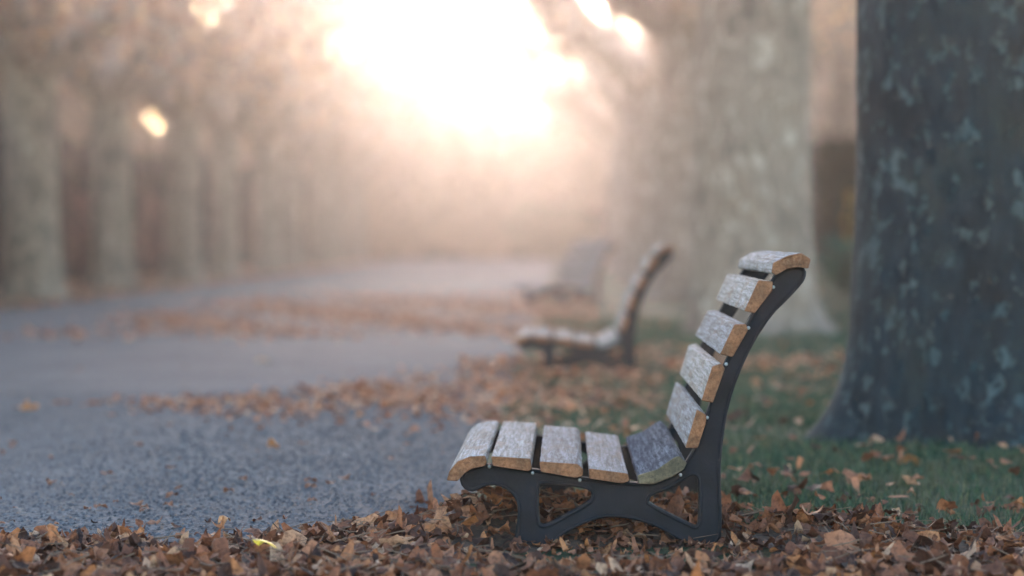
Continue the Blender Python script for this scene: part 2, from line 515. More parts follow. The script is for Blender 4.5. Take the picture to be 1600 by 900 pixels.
def litter_base():
    """the packed dead leaves that fill the drift below its loose top layer"""
    xs = np.linspace(-2.3, 2.1, 89); ys = np.linspace(5.0, 8.4, 69)
    X, Y = np.meshgrid(xs, ys)
    Hh = h_litter(X, Y)
    Z = h_ground(X, Y) + Hh * 0.62 - 0.006 + 0.01 * np.sin(X * 31) * np.sin(Y * 27) * (Hh > .02)
    Z = np.where(Hh < 0.010, h_ground(X, Y) - 0.03, Z)
    v = np.stack([X.ravel(), Y.ravel(), Z.ravel()], 1)
    nx, ny = len(xs), len(ys)
    i = np.arange(nx * ny).reshape(ny, nx)
    f = np.stack([i[:-1, :-1].ravel(), i[:-1, 1:].ravel(), i[1:, 1:].ravel(), i[1:, :-1].ravel()], 1)
    m, nt, b = mat('packed_leaf_mould')
    n1 = noise(nt, objcoord(nt), 45, 5, 0.7)
    r = ramp(nt, [(0.35, (0.03, 0.018, 0.012)), (0.7, (0.13, 0.07, 0.04))])
    nt.links.new(n1.outputs['Fac'], r.inputs[0]); nt.links.new(r.outputs[0], b.inputs['Base Color'])
    b.inputs['Roughness'].default_value = 0.9
    bump(nt, n1.outputs['Fac'], 1.0, 0.02, b)
    o = link_mesh('leaf_mould', np_mesh('leaf_mould', v, f, 4, True), m)
    tag(o, 'dark packed leaf mould beneath the drift of dry leaves', 'leaf mould', kind='stuff')
litter_base()

def drift(name, label, n, box, keep, size, tilt, seg, rings, matl, lift=0.012, thick=0.03):
    x, y = scatter(n, *box, keep)
    z = h_ground(x, y) + lift + RNG.uniform(0, 1, len(x)) * thick * keep(x, y)
    me = leaves_mesh(name, np.stack([x, y, z], 1), RNG.uniform(size[0], size[1], len(x)), np.abs(RNG.normal(0, tilt, len(x))), seg, rings, 0.45)
    o = link_mesh(name, me, matl)
    tag(o, label, 'fallen leaves', kind='stuff')

# a tongue of leaves blown across the path, heaped on the right
def k_band(x, y):
    c = 12.3 + 0.9 * sstep((x + 2.2) / 2.0) + 0.2 * np.sin(x * 5)
    w = 0.28 + 1.25 * sstep((x + 2.2) / 1.9)
    e = np.exp(-((y - c) / w) ** 2)
    return e * sstep((x + 2.6) / 1.2) * (0.75 + 0.25 * np.sin(x * 7 + y * 3))
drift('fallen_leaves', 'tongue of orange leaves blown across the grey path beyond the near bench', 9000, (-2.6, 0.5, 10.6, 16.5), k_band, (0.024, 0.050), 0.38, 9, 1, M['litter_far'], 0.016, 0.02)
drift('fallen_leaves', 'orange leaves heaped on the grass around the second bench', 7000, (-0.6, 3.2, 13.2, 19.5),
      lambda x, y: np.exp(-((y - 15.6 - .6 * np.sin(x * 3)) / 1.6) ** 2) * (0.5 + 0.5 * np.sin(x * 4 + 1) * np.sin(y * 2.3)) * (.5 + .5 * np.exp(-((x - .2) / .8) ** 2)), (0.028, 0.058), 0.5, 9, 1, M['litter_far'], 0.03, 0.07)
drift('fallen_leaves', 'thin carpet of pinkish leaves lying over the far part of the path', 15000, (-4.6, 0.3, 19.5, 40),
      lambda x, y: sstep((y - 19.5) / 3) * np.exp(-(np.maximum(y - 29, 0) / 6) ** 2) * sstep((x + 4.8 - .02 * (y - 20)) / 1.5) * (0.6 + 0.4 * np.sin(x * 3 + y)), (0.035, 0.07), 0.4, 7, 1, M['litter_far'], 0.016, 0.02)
drift('fallen_leaves', 'leaves strewn through the grass verge among the right hand trunks', 9000, (-0.2, 6.0, 7.2, 60),
      lambda x, y: 0.6 * np.exp(-(y - 7) / 40) * (0.5 + 0.5 * np.sin(x * 5.1 + 2 * np.sin(y * 1.3))) , (0.022, 0.055), 0.5, 9, 1, M['litter_far'], 0.030, 0.03)
drift('fallen_leaves', 'brown and orange leaves lying on the near grass right of the bench', 1500, (-0.1, 2.6, 7.3, 13.5),
      lambda x, y: (0.35 + 0.65 * np.exp(-(y - 7.3) / 1.2)) * (0.45 + 0.55 * np.sin(x * 6.3 + 2.2 * np.sin(y * 2.1))), (0.020, 0.050), 0.6, 13, 2, M['litter'], 0.032, 0.02)
drift('fallen_leaves', 'leaves strewn over the verge beneath the left hand trees', 9000, (-9.5, -5.7, 26, 90),
      lambda x, y: 0.7 + 0 * x, (0.04, 0.08), 0.4, 7, 1, M['litter_far'], 0.014, 0.02)

# single leaves lying apart: things
def single_leaf(loc, size, m, seed, tilt=0.35, curl=0.5):
    global RNG
    keepr = RNG
    RNG = np.random.default_rng(seed)
    me = leaves_mesh('fallen_leaf', np.zeros((1, 3)), np.array([size]), np.array([tilt]), 15, 3, curl, nvar=1)
    RNG = keepr
    o = link_mesh('fallen_leaf', me, m)
    o.location = loc
    return o
def on_ground(px, py, lift=0.02):
    x, y = ground_pt(px, py)
    return (x, y, float(h_ground(x, y)) + lift)
M['single_o'] = leaf_mat('single_orange_leaf', [(0.0, (0.50, 0.22, 0.09)), (1.0, (0.56, 0.26, 0.11))], 0.6, 0.2)
M['single_b'] = leaf_mat('single_brown_leaf', [(0.0, (0.22, 0.09, 0.05)), (1.0, (0.26, 0.11, 0.06))], 0.6, 0.2)
M['single_t'] = leaf_mat('single_tan_leaf', [(0.0, (0.45, 0.28, 0.17)), (1.0, (0.48, 0.3, 0.2))], 0.6, 0.2)
x, y = ground_pt(412, 889)
tag(single_leaf((x, y, float(h_litter(x, y)) + 0.036), 0.044, M['yellow'], 3, 0.30), 'bright yellow leaf lying on the drift of brown leaves at the path edge', 'leaf')
for k, (px, py, s, mk, lab) in enumerate([
    (426, 708, 0.043, 'single_o', 'orange leaf lying alone on the middle of the grey path'),
    (45, 650, 0.062, 'single_o', 'orange leaf lying on the path at the very left of the picture'),
    (414, 572, 0.075, 'single_t', 'pale tan leaf alone on the path beyond the tongue of leaves'),
    (1176, 738, 0.050, 'single_b', 'curled dark brown leaf on the grass just behind the near bench'),
    (1425, 733, 0.052, 'single_o', 'orange leaf on the grass in front of the big dark trunk'),
    (350, 826, 0.034, 'single_o', 'orange leaf standing up at the edge of the brown drift on the path'),
    (1398, 822, 0.040, 'single_t', 'small tan leaf on the dark grass at lower right'),
    ]):
    o = single_leaf(on_ground(px, py, 0.03), s, M[mk], 20 + k, 0.55)
    tag(o, lab, 'leaf')
protos = [single_leaf((0, 0, -5), 0.030, M['single_b'], 40 + k, 0.3) for k in range(4)]
n = 0
rr = random.Random(5)
while n < 70:
    px = rr.uniform(-5, 780); py = 560 + 255 * rr.random() ** 0.8
    if py > 830 - 0.07 * px: continue
    x, y = ground_pt(px, py)
    if x > -0.36: continue
    src = protos[n % 4]
    o = src if n < 4 else src.copy()
    if n >= 4: COL.objects.link(o)
    o.location = (x, y, 0.022)
    s = rr.uniform(0.45, 1.15); o.scale = (s, s, s)
    o.rotation_euler = (0, 0, rr.uniform(0, 6.28))
    tag(o, 'small dull brown leaf lying by itself on the bare grey path', 'leaf', 'small leaves dotted over the path')
    n += 1

# ------------------------------------------------------------------ grass
def grass_mesh():
    P = []
    for (n, y0, y1) in ((60000, 7.0, 10.0), (52000, 10.0, 15.0), (30000, 15.0, 26.0)):
        x = RNG.uniform(-0.30, 5.5, n); y = RNG.uniform(y0, y1, n)
        pat = np.sin(x * 2.7 + 1.3 * np.sin(y * 1.9)) + np.sin(y * 3.3 + x * 1.7) + 0.8 * np.sin(x * 9 + y * 5)
        vis = (x - 0.15) / y < 0.185
        edge = 0.27 * np.exp(-((y - 7.6) / 1.2) ** 2)
        keep = vis & (RNG.uniform(0, 1, n) < np.clip(0.62 + 0.24 * pat, 0.12, 1)) & (h_litter(x, y) < 0.03) & (x > -0.27 + 0.05 * np.sin(y * 4) + RNG.uniform(0, .2, n) + edge)
        P.append(np.stack([x[keep], y[keep]], 1))
    P = np.concatenate(P)
    n = len(P)
    x, y = P[:, 0], P[:, 1]
    z = h_ground(x, y) - 0.003
    far = np.clip((y - 7) / 12, 0, 1)
    h = RNG.uniform(0.018, 0.048, n) * (1 + 0.25 * far)
    w = RNG.uniform(0.0012, 0.0026, n) * (1 + 3.5 * far)
    a = RNG.uniform(0, 2 * PI, n); lean = RNG.uniform(0.1, 0.9, n) * h
    la = RNG.uniform(0, 2 * PI, n)
    bx, by = np.cos(a) * w, np.sin(a) * w
    v = np.zeros((n, 5, 3))
    v[:, 0] = np.stack([x - bx, y - by, z], 1); v[:, 1] = np.stack([x + bx, y + by, z], 1)
    mx, my = x + np.cos(la) * lean * .3, y + np.sin(la) * lean * .3
    v[:, 2] = np.stack([mx + bx * .8, my + by * .8, z + h * .6], 1); v[:, 3] = np.stack([mx - bx * .8, my - by * .8, z + h * .6], 1)
    v[:, 4] = np.stack([x + np.cos(la) * lean, y + np.sin(la) * lean, z + h], 1)
    b = (np.arange(n) * 5)[:, None]
    f = np.concatenate([b + np.array([[0, 1, 2]]), b + np.array([[0, 2, 3]]), b + np.array([[3, 2, 4]])])
    o = link_mesh('grass', np_mesh('grass', v.reshape(-1, 3), f, 3), M['grass'])
    tag(o, 'short dark green grass between the path edge and the trunks', 'grass', kind='stuff')
grass_mesh()

# ------------------------------------------------------------------ bench
S0 = 640.0        # photo pixels per metre at the bench's near end
BX0 = 0.10        # bench origin across
def bp(p): return ((p[0] - VX) / S0 - BX0, CAMH - (p[1] - HY) / S0)

def round_poly(pts, r):
    out = []
    n = len(pts)
    for i in range(n):
        p0, p1, p2 = Vector(pts[i - 1]), Vector(pts[i]), Vector(pts[(i + 1) % n])
        d0, d2 = (p0 - p1), (p2 - p1)
        t0 = min(r, d0.length * 0.4); t2 = min(r, d2.length * 0.4)
        a = p1 + d0.normalized() * t0; b = p1 + d2.normalized() * t2
        m = (a + b) / 2 * 0.5 + p1 * 0.5
        out += [tuple(a), tuple(m), tuple(b)]
    return out

L = 1.30
def slat_mesh(name, px, seed, near_shift=0.0):
    pts = round_poly([bp(p) for p in px], 0.0035)
    n = len(pts)
    cx = sum(p[0] for p in pts) / n; cz = sum(p[1] for p in pts) / n
    rg = random.Random(seed)
    y0 = -L / 2 + near_shift; y1 = L / 2 + rg.uniform(-0.006, 0.006)
    rings = [(y0, 0.90), (y0 + 0.004, 1.0)] + [(y0 + 0.004 + (y1 - y0 - 0.008) * k / 36, 1.0) for k in range(1, 36)] + [(y1 - 0.004, 1.0), (y1, 0.90)]
    v = []; f = []; mi = []
    for j, (y, s) in enumerate(rings):
        for (x, z) in pts:
            dx, dz = x - cx, z - cz
            d = math.hypot(dx, dz) or 1
            sh = s if s == 1.0 else (1 - 0.0022 / d)
            nz = 0.0011 * mnoise.noise((x * 60 + seed, y * 16, z * 60)) + 0.0008 * mnoise.noise((x * 140, y * 60, z * 140 + seed))
            wy = 0.0025 * mnoise.noise((x * 40, seed * 3.1, z * 40)) if j < 2 or j > len(rings) - 3 else 0
            v.append((cx + dx * sh + dx / d * nz, y + wy, cz + dz * sh + dz / d * nz))
        if j:
            a = (j - 1) * n; b = j * n
            for k in range(n):
                k2 = (k + 1) % n
                f.append((a + k, a + k2, b + k2, b + k)); mi.append(1 if j == 1 or j == len(rings) - 1 else 0)
    f.append(tuple(range(n))); mi.append(1)
    f.append(tuple(range((len(rings) - 1) * n, len(rings) * n))[::-1]); mi.append(1)
    me = bpy.data.meshes.new(name)
    me.from_pydata(v, [], f)
    bm = bmesh.new(); bm.from_mesh(me)
    bmesh.ops.recalc_face_normals(bm, faces=bm.faces)
    bm.to_mesh(me); bm.free()
    for p, q in zip(me.polygons, mi):
        p.material_index = q
        p.use_smooth = (q == 0)
    return me

SEAT = [
 [(698,751),(702,736),(714,721),(735,713),(758,712),(761,720),(758,728),(738,732),(725,740),(715,752)],
 [(767,713),(829,717),(831,733),(826,737),(770,728)],
 [(843,721),(903,725),(911,733),(910,743),(901,747),(845,737)],
 [(920,732),(981,740),(984,752),(973,756),(921,748)],
 [(996,743),(1027,733),(1053,715),(1061,712),(1073,723),(1069,733),(1048,747),(1021,757),(997,756)],
]
BACK = [
 [(1071,700),(1089,640),(1104,648),(1103,662),(1090,701)],
 [(1096,626),(1113,572),(1127,568),(1133,576),(1114,629)],
 [(1125,554),(1148,507),(1166,506),(1169,516),(1145,558)],
 [(1163,486),(1185,438),(1208,440),(1207,454),(1179,490)],
 [(1205,426),(1208,411),(1230,399),(1253,395),(1267,405),(1263,420),(1249,417),(1230,420),(1212,430)],
]
OUT = [(800,868),(807,842),(811,815),(812,795),(807,778),(793,764),(776,757),(758,758),(745,765),(735,768),(724,762),(720,750),
 (725,741),(740,733),(765,729),(800,734),(845,739),(900,749),(950,757),(990,759),(1022,759),(1048,749),(1068,736),(1078,720),
 (1089,702),(1100,672),(1108,648),(1119,612),(1133,576),(1151,541),(1169,510),(1190,473),(1206,443),(1214,432),(1231,421),(1249,418),(1259,423),
 (1258,433),(1253,442),(1230,467),(1206,490),(1175,537),(1152,588),(1137,634),(1129,681),(1125,720),(1124,747),(1127,838),(1118,850),
 (1092,858),(1078,852),(1058,840),(1040,829),(1015,818),(985,810),(955,807),(930,811),(898,824),(877,837),(861,853),(852,868)]
H1 = [(839,758),(850,755),(905,760),(924,766),(929,777),(922,789),(880,812),(858,824),(846,826),(839,819)]
H2 = [(1012,781),(1019,773),(1046,764),(1070,748),(1084,741),(1093,746),(1096,760),(1096,818),(1090,828),(1080,825),(1013,791)]

def smooth_loop(pts, it=2):
    for _ in range(it):
        q = []
        n = len(pts)
        for i in range(n):
            a, b = pts[i], pts[(i + 1) % n]
            q.append((a[0] * .75 + b[0] * .25, a[1] * .75 + b[1] * .25))
            q.append((a[0] * .25 + b[0] * .75, a[1] * .25 + b[1] * .75))
        pts = q
    return pts

def curve_mesh(loops, extrude, bevel, fill, y=0.0, dims='2D'):
    cu = bpy.data.curves.new('tmp', 'CURVE')
    cu.dimensions = dims
    if dims == '2D': cu.fill_mode = fill
    cu.extrude = extrude; cu.bevel_depth = bevel; cu.bevel_resolution = 2
    for lp in loops:
        sp = cu.splines.new('POLY')
        sp.points.add(len(lp) - 1)
        for p, (a, b) in zip(sp.points, lp): p.co = (a, b, 0, 1)
        sp.use_cyclic_u = True
    ob = bpy.data.objects.new('tmp', cu)
    COL.objects.link(ob)
    bpy.context.view_layer.update()
    dg = bpy.context.evaluated_depsgraph_get()
    me = bpy.data.meshes.new_from_object(ob.evaluated_get(dg))
    bpy.data.objects.remove(ob)
    bm = bmesh.new(); bm.from_mesh(me)
    for v in bm.verts:
        x, z, d = v.co
        v.co = (x, y + d, z)
    bmesh.ops.recalc_face_normals(bm, faces=bm.faces)
    bpy.data.meshes.remove(me)
    return bm

def frame_mesh():
    # the frame is a little behind the slat ends, so its outline is scaled for that depth about the sight line's foot
    loops = [smooth_loop([bp(p) for p in q], 1) for q in (OUT, H1, H2)]
    bm = curve_mesh(loops, 0.013, 0.004, 'BOTH')
    me = bpy.data.meshes.new('cast_frame')
    rim = curve_mesh(loops, 0.0, 0.0052, 'NONE', -0.0155, '3D')
    rim2 = curve_mesh(loops, 0.0, 0.0052, 'NONE', 0.0155, '3D')
    for r in (rim, rim2):
        t = bpy.data.meshes.new('t'); r.to_mesh(t); bm.from_mesh(t); r.free(); bpy.data.meshes.remove(t)
    bm.to_mesh(me); bm.free()
    return me

def make_bench(label):
    root = empty('park_bench')
    tag(root, label, 'bench', 'benches along the avenue')
    for k, p in enumerate(SEAT):
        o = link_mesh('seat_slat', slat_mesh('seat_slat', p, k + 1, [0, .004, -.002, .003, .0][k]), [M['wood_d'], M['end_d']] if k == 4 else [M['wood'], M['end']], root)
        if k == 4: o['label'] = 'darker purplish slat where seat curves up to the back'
        if k == 0: o['label'] = 'front slat rounded down over the seat edge'
    for k, p in enumerate(BACK):
        o = link_mesh('back_slat', slat_mesh('back_slat', p, k + 11, [.002, 0, .004, .001, -.003][k]), [M['wood'], M['end']], root)
        if k == 4: o['label'] = 'curved top slat with a broken end'
    fm = frame_mesh()
    for yy in (-L / 2 + 0.055, L / 2 - 0.075):
        o = link_mesh('cast_frame', fm, M['iron'], root)
        o.location = (0, yy, 0)
    return root

bench = make_bench('nearest park bench, sharp, weathered silver grey slats on black iron frame in heaped leaves')
B_Y = F / S0
bench.location = (BX0, B_Y + L / 2, 0)
b2 = copy_tree(bench)
b2.location = (BX0, 15.1 + L / 2, 0.0)
b2['label'] = 'second park bench, softly blurred, standing on orange leaves beside the path'
b3 = copy_tree(bench)
sw = [c for c in b2.children if c.data.materials[0] == M['wood_d']][0].data.copy()
sw.materials.clear(); sw.materials.append(M['wood']); sw.materials.append(M['end'])
for r in (b2, b3):
    for c in r.children:
        if c.data.materials[0] == M['wood_d']:
            c.data = sw; del c['label']
        elif c.get('label') and 'broken' in c['label']: del c['label']
b3.rotation_euler = (0, 0, math.radians(20))
b3.location = (-0.08, 31.4 + L / 2, 0.0)
b3['label'] = 'farthest park bench, pale in the haze and turned towards the path'

# bolt heads on the near frame of the near bench, the only ones large enough to show
bm = bmesh.new()
bmesh.ops.create_uvsphere(bm, u_segments=10, v_segments=8, radius=0.0046)
bolt_me = bpy.data.meshes.new('bolt'); bm.to_mesh(bolt_me); bm.free()
bolt_me.materials.append(M['steel'])
fr = [c for c in bench.children if c.name.startswith('cast_frame')][0]
for q in [(1106,654),(1136,570),(1171,513),(1210,449),(1064,744),(906,752),(832,741),(764,731)]:
    x, z = bp(q)
    b = link_mesh('bolt', bolt_me, M['steel'], fr)
    b.location = (x, -0.021, z)

# ------------------------------------------------------------------ trees
def tube(bm, pts, rad, seg=8):
    prev = None
    for i, (p, r) in enumerate(zip(pts, rad)):
        p = Vector(p)
        a = Vector(pts[max(i - 1, 0)]); b = Vector(pts[min(i + 1, len(pts) - 1)])
        t = (b - a).normalized()
        u = t.cross(Vector((0.13, 0.98, 0.11))).normalized(); w = t.cross(u)
        ring = [bm.verts.new(p + (u * math.cos(2 * PI * k / seg) + w * math.sin(2 * PI * k / seg)) * r) for k in range(seg)]
        if prev:
            for k in range(seg):
                f = bm.faces.new((prev[k], prev[(k + 1) % seg], ring[(k + 1) % seg], ring[k])); f.smooth = True
        prev = ring
    return prev

def trunk_mesh(rg, R, fork, limbs_out, seg=40, res=0.12, shade_top=None, nlimb=3, reach=3.0):
    bm = bmesh.new()
    zs = [0.0]
    z = -0.15
    zs = []
    while z < fork:
        zs.append(z); z += 0.045 if z < 0.6 else res
    zs.append(fork)
    ph = [rg.uniform(0, 6.28) for _ in range(4)]
    rings = []
    for z in zs:
        zz = max(z, 0)
        ring = []
        lean = 0.03 * math.sin(z * 0.7 + ph[3])
        for k in range(seg):
            a = 2 * PI * k / seg
            flare = math.exp(-zz / 0.16)
            butt = 0.5 + 0.5 * math.cos(a * 5 + ph[0]) * 0.6 + 0.25 * math.cos(a * 3 + ph[1])
            r = R * (1 - 0.018 * z) + R * 0.48 * flare * butt + R * 0.10 * math.exp(-zz / 0.7)
            r += R * 0.035 * math.cos(a * 3 + ph[2] + z * 0.5) + R * 0.03 * mnoise.noise((math.cos(a) * 1.5, math.sin(a) * 1.5, z * 1.3 + ph[1]))
            r += R * 0.02 * mnoise.noise((math.cos(a) * 5, math.sin(a) * 5, z * 4))
            if z > fork - 0.5: r *= 1 + 0.15 * (z - fork + 0.5) / 0.5
            ring.append(bm.verts.new((r * math.cos(a) + lean, r * math.sin(a), z)))
        rings.append(ring)
    for A, B in zip(rings, rings[1:]):
        for k in range(seg):
            f = bm.faces.new((A[k], A[(k + 1) % seg], B[(k + 1) % seg], B[k])); f.smooth = True
    top = bm.verts.new((0, 0, fork + R * 0.5))
    for k in range(seg):
        f = bm.faces.new((rings[-1][k], rings[-1][(k + 1) % seg], top)); f.smooth = True
    a0 = rg.uniform(0, 6.28)
    tips = []
    for i in range(nlimb):
        a = a0 + i * 2 * PI / nlimb + rg.uniform(-.3, .3)
        d = Vector((math.cos(a), math.sin(a), 0))
        pts = []; rad = []
        out = rg.uniform(.7, 1.05) * reach * 0.75
        H = rg.uniform(3.5, 5.5)
        for q in range(9):
            t = q / 8
            wob = 0.12 * math.sin(t * 9 + i)
            pts.append(Vector((0, 0, fork - 0.35)) + d * (out * t ** 0.9 + 0.1) + Vector((wob * t, -wob * t, H * t ** 1.15)))
            rad.append(R * (0.50 * (1 - t) + 0.07))
        tube(bm, pts, rad, 10)
        for q in (2, 3, 4, 5, 6, 8):
            tips.append(pts[q])
            for _ in range(2):
                b = a + rg.uniform(-1.5, 1.5)
                l = rg.uniform(0.9, 1.9)
                s = pts[q]
                dd = Vector((math.cos(b), math.sin(b), rg.uniform(-.35, .5)))
                P = [s + dd * l * t + Vector((0, 0, -0.22 * l * t * t)) for t in (0, .33, .66, 1)]
                r0 = rad[q] * 0.42
                tube(bm, P, [r0, r0 * .7, r0 * .45, r0 * .2], 5)
                tips.append(P[3]); tips.append(P[2])
    me = bpy.data.meshes.new('trunk'); bm.to_mesh(me); bm.free()
    limbs_out += tips
    return me

def quad_leaves(P, size, name):
    """small folded leaf-sized faces"""
    n = len(P)
    s = RNG.uniform(0.6, 1.25, n) * size
    R = rot_mats(n, RNG.uniform(0, PI, n))
    t = np.array([[-1, 0, 0], [0, -.62, .22], [1, 0, 0], [0, .62, .22]], dtype=float)
    V = np.einsum('nij,kj->nki', R, t) * s[:, None, None] + P[:, None, :]
    b = (np.arange(n) * 4)[:, None]
    f = np.concatenate([b + np.array([[0, 1, 2]]), b + np.array([[0, 2, 3]])])
    return np_mesh(name, V.reshape(-1, 3), f, 3)

def crown_mesh(tips, per, spread, size, zmin):
    P = []
    for t in tips:
        k = int(per * random.uniform(0.4, 1.6))
        c = np.array([t.x, t.y, t.z])
        P.append(c + RNG.normal(0, 1, (k, 3)) * np.array([spread, spread, spread * 0.6]))
    P = np.concatenate(P)
    P = P[P[:, 2] > zmin + 0.5 * np.sin(P[:, 0] * 2) * np.sin(P[:, 1] * 1.7)]
    return quad_leaves(P, size, 'crown')

def make_tree(label, group, R, fork, bark, leafm, seed, per=95, spread=0.55, size=0.075, zmin=2.4, nlimb=4, reach=3.0, seg=40):
    rg = random.Random(seed)
    root = empty('plane_tree')
    tag(root, label, 'tree', group)
    tips = []
    me = trunk_mesh(rg, R, fork, tips, seg, nlimb=nlimb, reach=reach)
    link_mesh('trunk', me, bark, root)
    link_mesh('crown', crown_mesh(tips, per, spread, size, zmin), leafm, root)
    return root

def thin_crown(root, keep):
    """leaves taken out of the farther crowns so open sky brightens the centre"""
    for c in root.children:
        if c.name.startswith('crown'):
            me = c.data
            if me.name not in THIN:
                v = np.empty(len(me.vertices) * 3, dtype=np.float32); me.vertices.foreach_get('co', v)
                v = v.reshape(-1, 4, 3)
                v = v[RNG.uniform(0, 1, len(v)) < keep]
                b = (np.arange(len(v)) * 4)[:, None]
                f = np.concatenate([b + np.array([[0, 1, 2]]), b + np.array([[0, 2, 3]])])
                t = np_mesh('crown', v.reshape(-1, 3), f, 3); t.materials.append(me.materials[0])
                THIN[me.name] = t
            c.data = THIN[me.name]
THIN = {}
RG = 'plane trees in the right hand row'
LG = 'plane trees in the left hand row'
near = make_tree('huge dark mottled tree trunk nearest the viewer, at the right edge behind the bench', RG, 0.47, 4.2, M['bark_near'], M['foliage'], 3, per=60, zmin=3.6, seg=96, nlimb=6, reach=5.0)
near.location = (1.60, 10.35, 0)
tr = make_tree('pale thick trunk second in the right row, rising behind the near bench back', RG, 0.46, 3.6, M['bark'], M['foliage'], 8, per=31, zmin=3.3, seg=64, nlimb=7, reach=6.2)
tr.location = (1.50, 21.8, 0)
labs = ['third trunk of the right row, just showing left of the thick pale one', 'fourth trunk of the right row, faint behind the second bench back',
        'fifth trunk of the right row, pale in the haze', 'sixth trunk of the right row, thinner and very pale',
        'last and farthest trunk of the right row, hardly visible in the haze']
for k, lab in enumerate(labs):
    c = copy_tree(tr)
    c.location = (1.52 + 0.05 * (-1) ** k, 33.3 + 11.4 * k, 0)
    c.rotation_euler = (0, 0, 1.3 + 2.1 * k)
    s = 1.0 - 0.03 * k
    c.scale = (s, s, 1)
    c['label'] = lab
    if k >= 1: thin_crown(c, 0.5)
protosL = [make_tree('x', LG, 0.315, 3.2, M['bark_left'], M['foliage'], 21 + k, per=36, zmin=2.8, nlimb=7, reach=6.2) for k in range(3)]
labs = ['leftmost visible trunk of the left row, broad and dark, cut by the frame top left',
        'second trunk from the left with a Y shaped fork of limbs',
        'third trunk from the left, grey, between two dark hedge gaps',
        'fourth trunk from the left, slimmer and paler',
        'fifth trunk from the left in the left row, tan grey',
        'sixth trunk from the left in the left row, faint',
        'seventh trunk from the left in the left row, very faint',
        'eighth trunk from the left in the left row, almost lost in glow',
        'last and farthest trunk of the left row beside the glowing path end']
for k, lab in enumerate(labs):
    o = protosL[k] if k < 3 else copy_tree(protosL[k % 3])
    o.location = (-6.62 + 0.06 * (-1) ** k, 33.9 + 6.6 * k, 0)
    o.rotation_euler = (0, 0, [0.4, 2.2, 1.1, 3.0, 4.4, 5.2, 0.9, 2.6, 3.9][k])
    s = [1.08, .92, .95, .9, .92, .88, .9, .9, .9][k]
    o.scale = (s, s, 1)
    o['label'] = lab
    if k >= 3: thin_crown(o, 0.5)

for k, (y, lab) in enumerate([(27.4, 'tree of the left row just outside the left edge, only its crown near the frame'), (20.6, 'unseen shade tree added to the left row well outside the left edge'), (13.6, 'unseen shade tree added to the left row abreast of the near bench, outside the picture')]):
    o = copy_tree(protosL[k % 3])  # row continued out of view, added so the crowns shade the near avenue
    o.location = (-6.6, y, 0); o.rotation_euler = (0, 0, 1.7 * k + .5); o['label'] = lab
twigs()
# ------------------------------------------------------------------ hedges, shrubs and woods
def leaf_volume(name, n, fn, size, m):
    P = fn(n)
    return link_mesh(name, quad_leaves(P, size, name), m)

def hedge_pts(n, x0, x1, y0, y1, h, zb=0.0):
    x = RNG.uniform(x0, x1, n); y = RNG.uniform(y0, y1, n)
    top = h * (0.86 + 0.14 * np.sin(y * 0.8) * np.sin(y * 0.31 + 1) + 0.05 * np.sin(y * 5))
    z = zb + RNG.uniform(0, 1, n) ** 0.8 * top
    face = RNG.uniform(0, 1, n) < 0.6          # most leaves sit near the faces
    x = np.where(face, x1 - np.abs(RNG.normal(0, 0.12, n)) + 0.12 * np.sin(y * 2.2) * np.sin(z * 3), x)
    return np.stack([x, y, z], 1)

def core_box(bm, x0, x1, y0, y1, z0, z1, seg=24):
    """knobbly inner body of twigs, so that no light leaks straight through"""
    vs = []
    for j in range(seg + 1):
        y = y0 + (y1 - y0) * j / seg
        d = 0.15 * math.sin(j * 1.9)
        ring = [(x0, z0), (x1 + d, z0), (x1 + d * .5, z1 * .85), (x1 - 0.3, z1 + d), (x0, z1 + d)]
        vs.append([bm.verts.new((a, y, b)) for a, b in ring])
    for A, B in zip(vs, vs[1:]):
        for k in range(5):
            bm.faces.new((A[k], A[(k + 1) % 5], B[(k + 1) % 5], B[k]))
    bm.faces.new(vs[0]); bm.faces.new(vs[-1][::-1])

def make_hedge(name, label, cat, n, box, h, size, m, zb=0.0, kind=None):
    root = empty(name, ((box[0] + box[1]) / 2, (box[2] + box[3]) / 2, zb))
    tag(root, label, cat, kind=kind)
    P = hedge_pts(n, *box, h)
    P -= np.array([root.location.x, root.location.y, 0])
    link_mesh('foliage', quad_leaves(P, size, 'foliage'), m, root)
    bm = bmesh.new()
    core_box(bm, box[0] + .15 - root.location.x, box[1] - .28 - root.location.x, box[2] + .2 - root.location.y, box[3] - .2 - root.location.y, 0, h * 0.80)
    bmesh.ops.recalc_face_normals(bm, faces=bm.faces)
    me = bpy.data.meshes.new('twigs'); bm.to_mesh(me); bm.free()
    link_mesh('twigs', me, M['twig'], root)
    return root
mt, nt_, b_ = mat('dark_twigs'); b_.inputs['Base Color'].default_value = (0.005, 0.006, 0.005, 1); b_.inputs['Roughness'].default_value = 0.95; b_.inputs['Specular IOR Level'].default_value = 0.05  # near black like the hedge leaves, inner shade put into the colour
M['twig'] = mt
make_hedge('hedge', 'tall dark hedge behind the left hand trees', 'hedge', 26000, (-10.2, -8.6, 28, 96), 2.9, 0.075, M['hedge'])

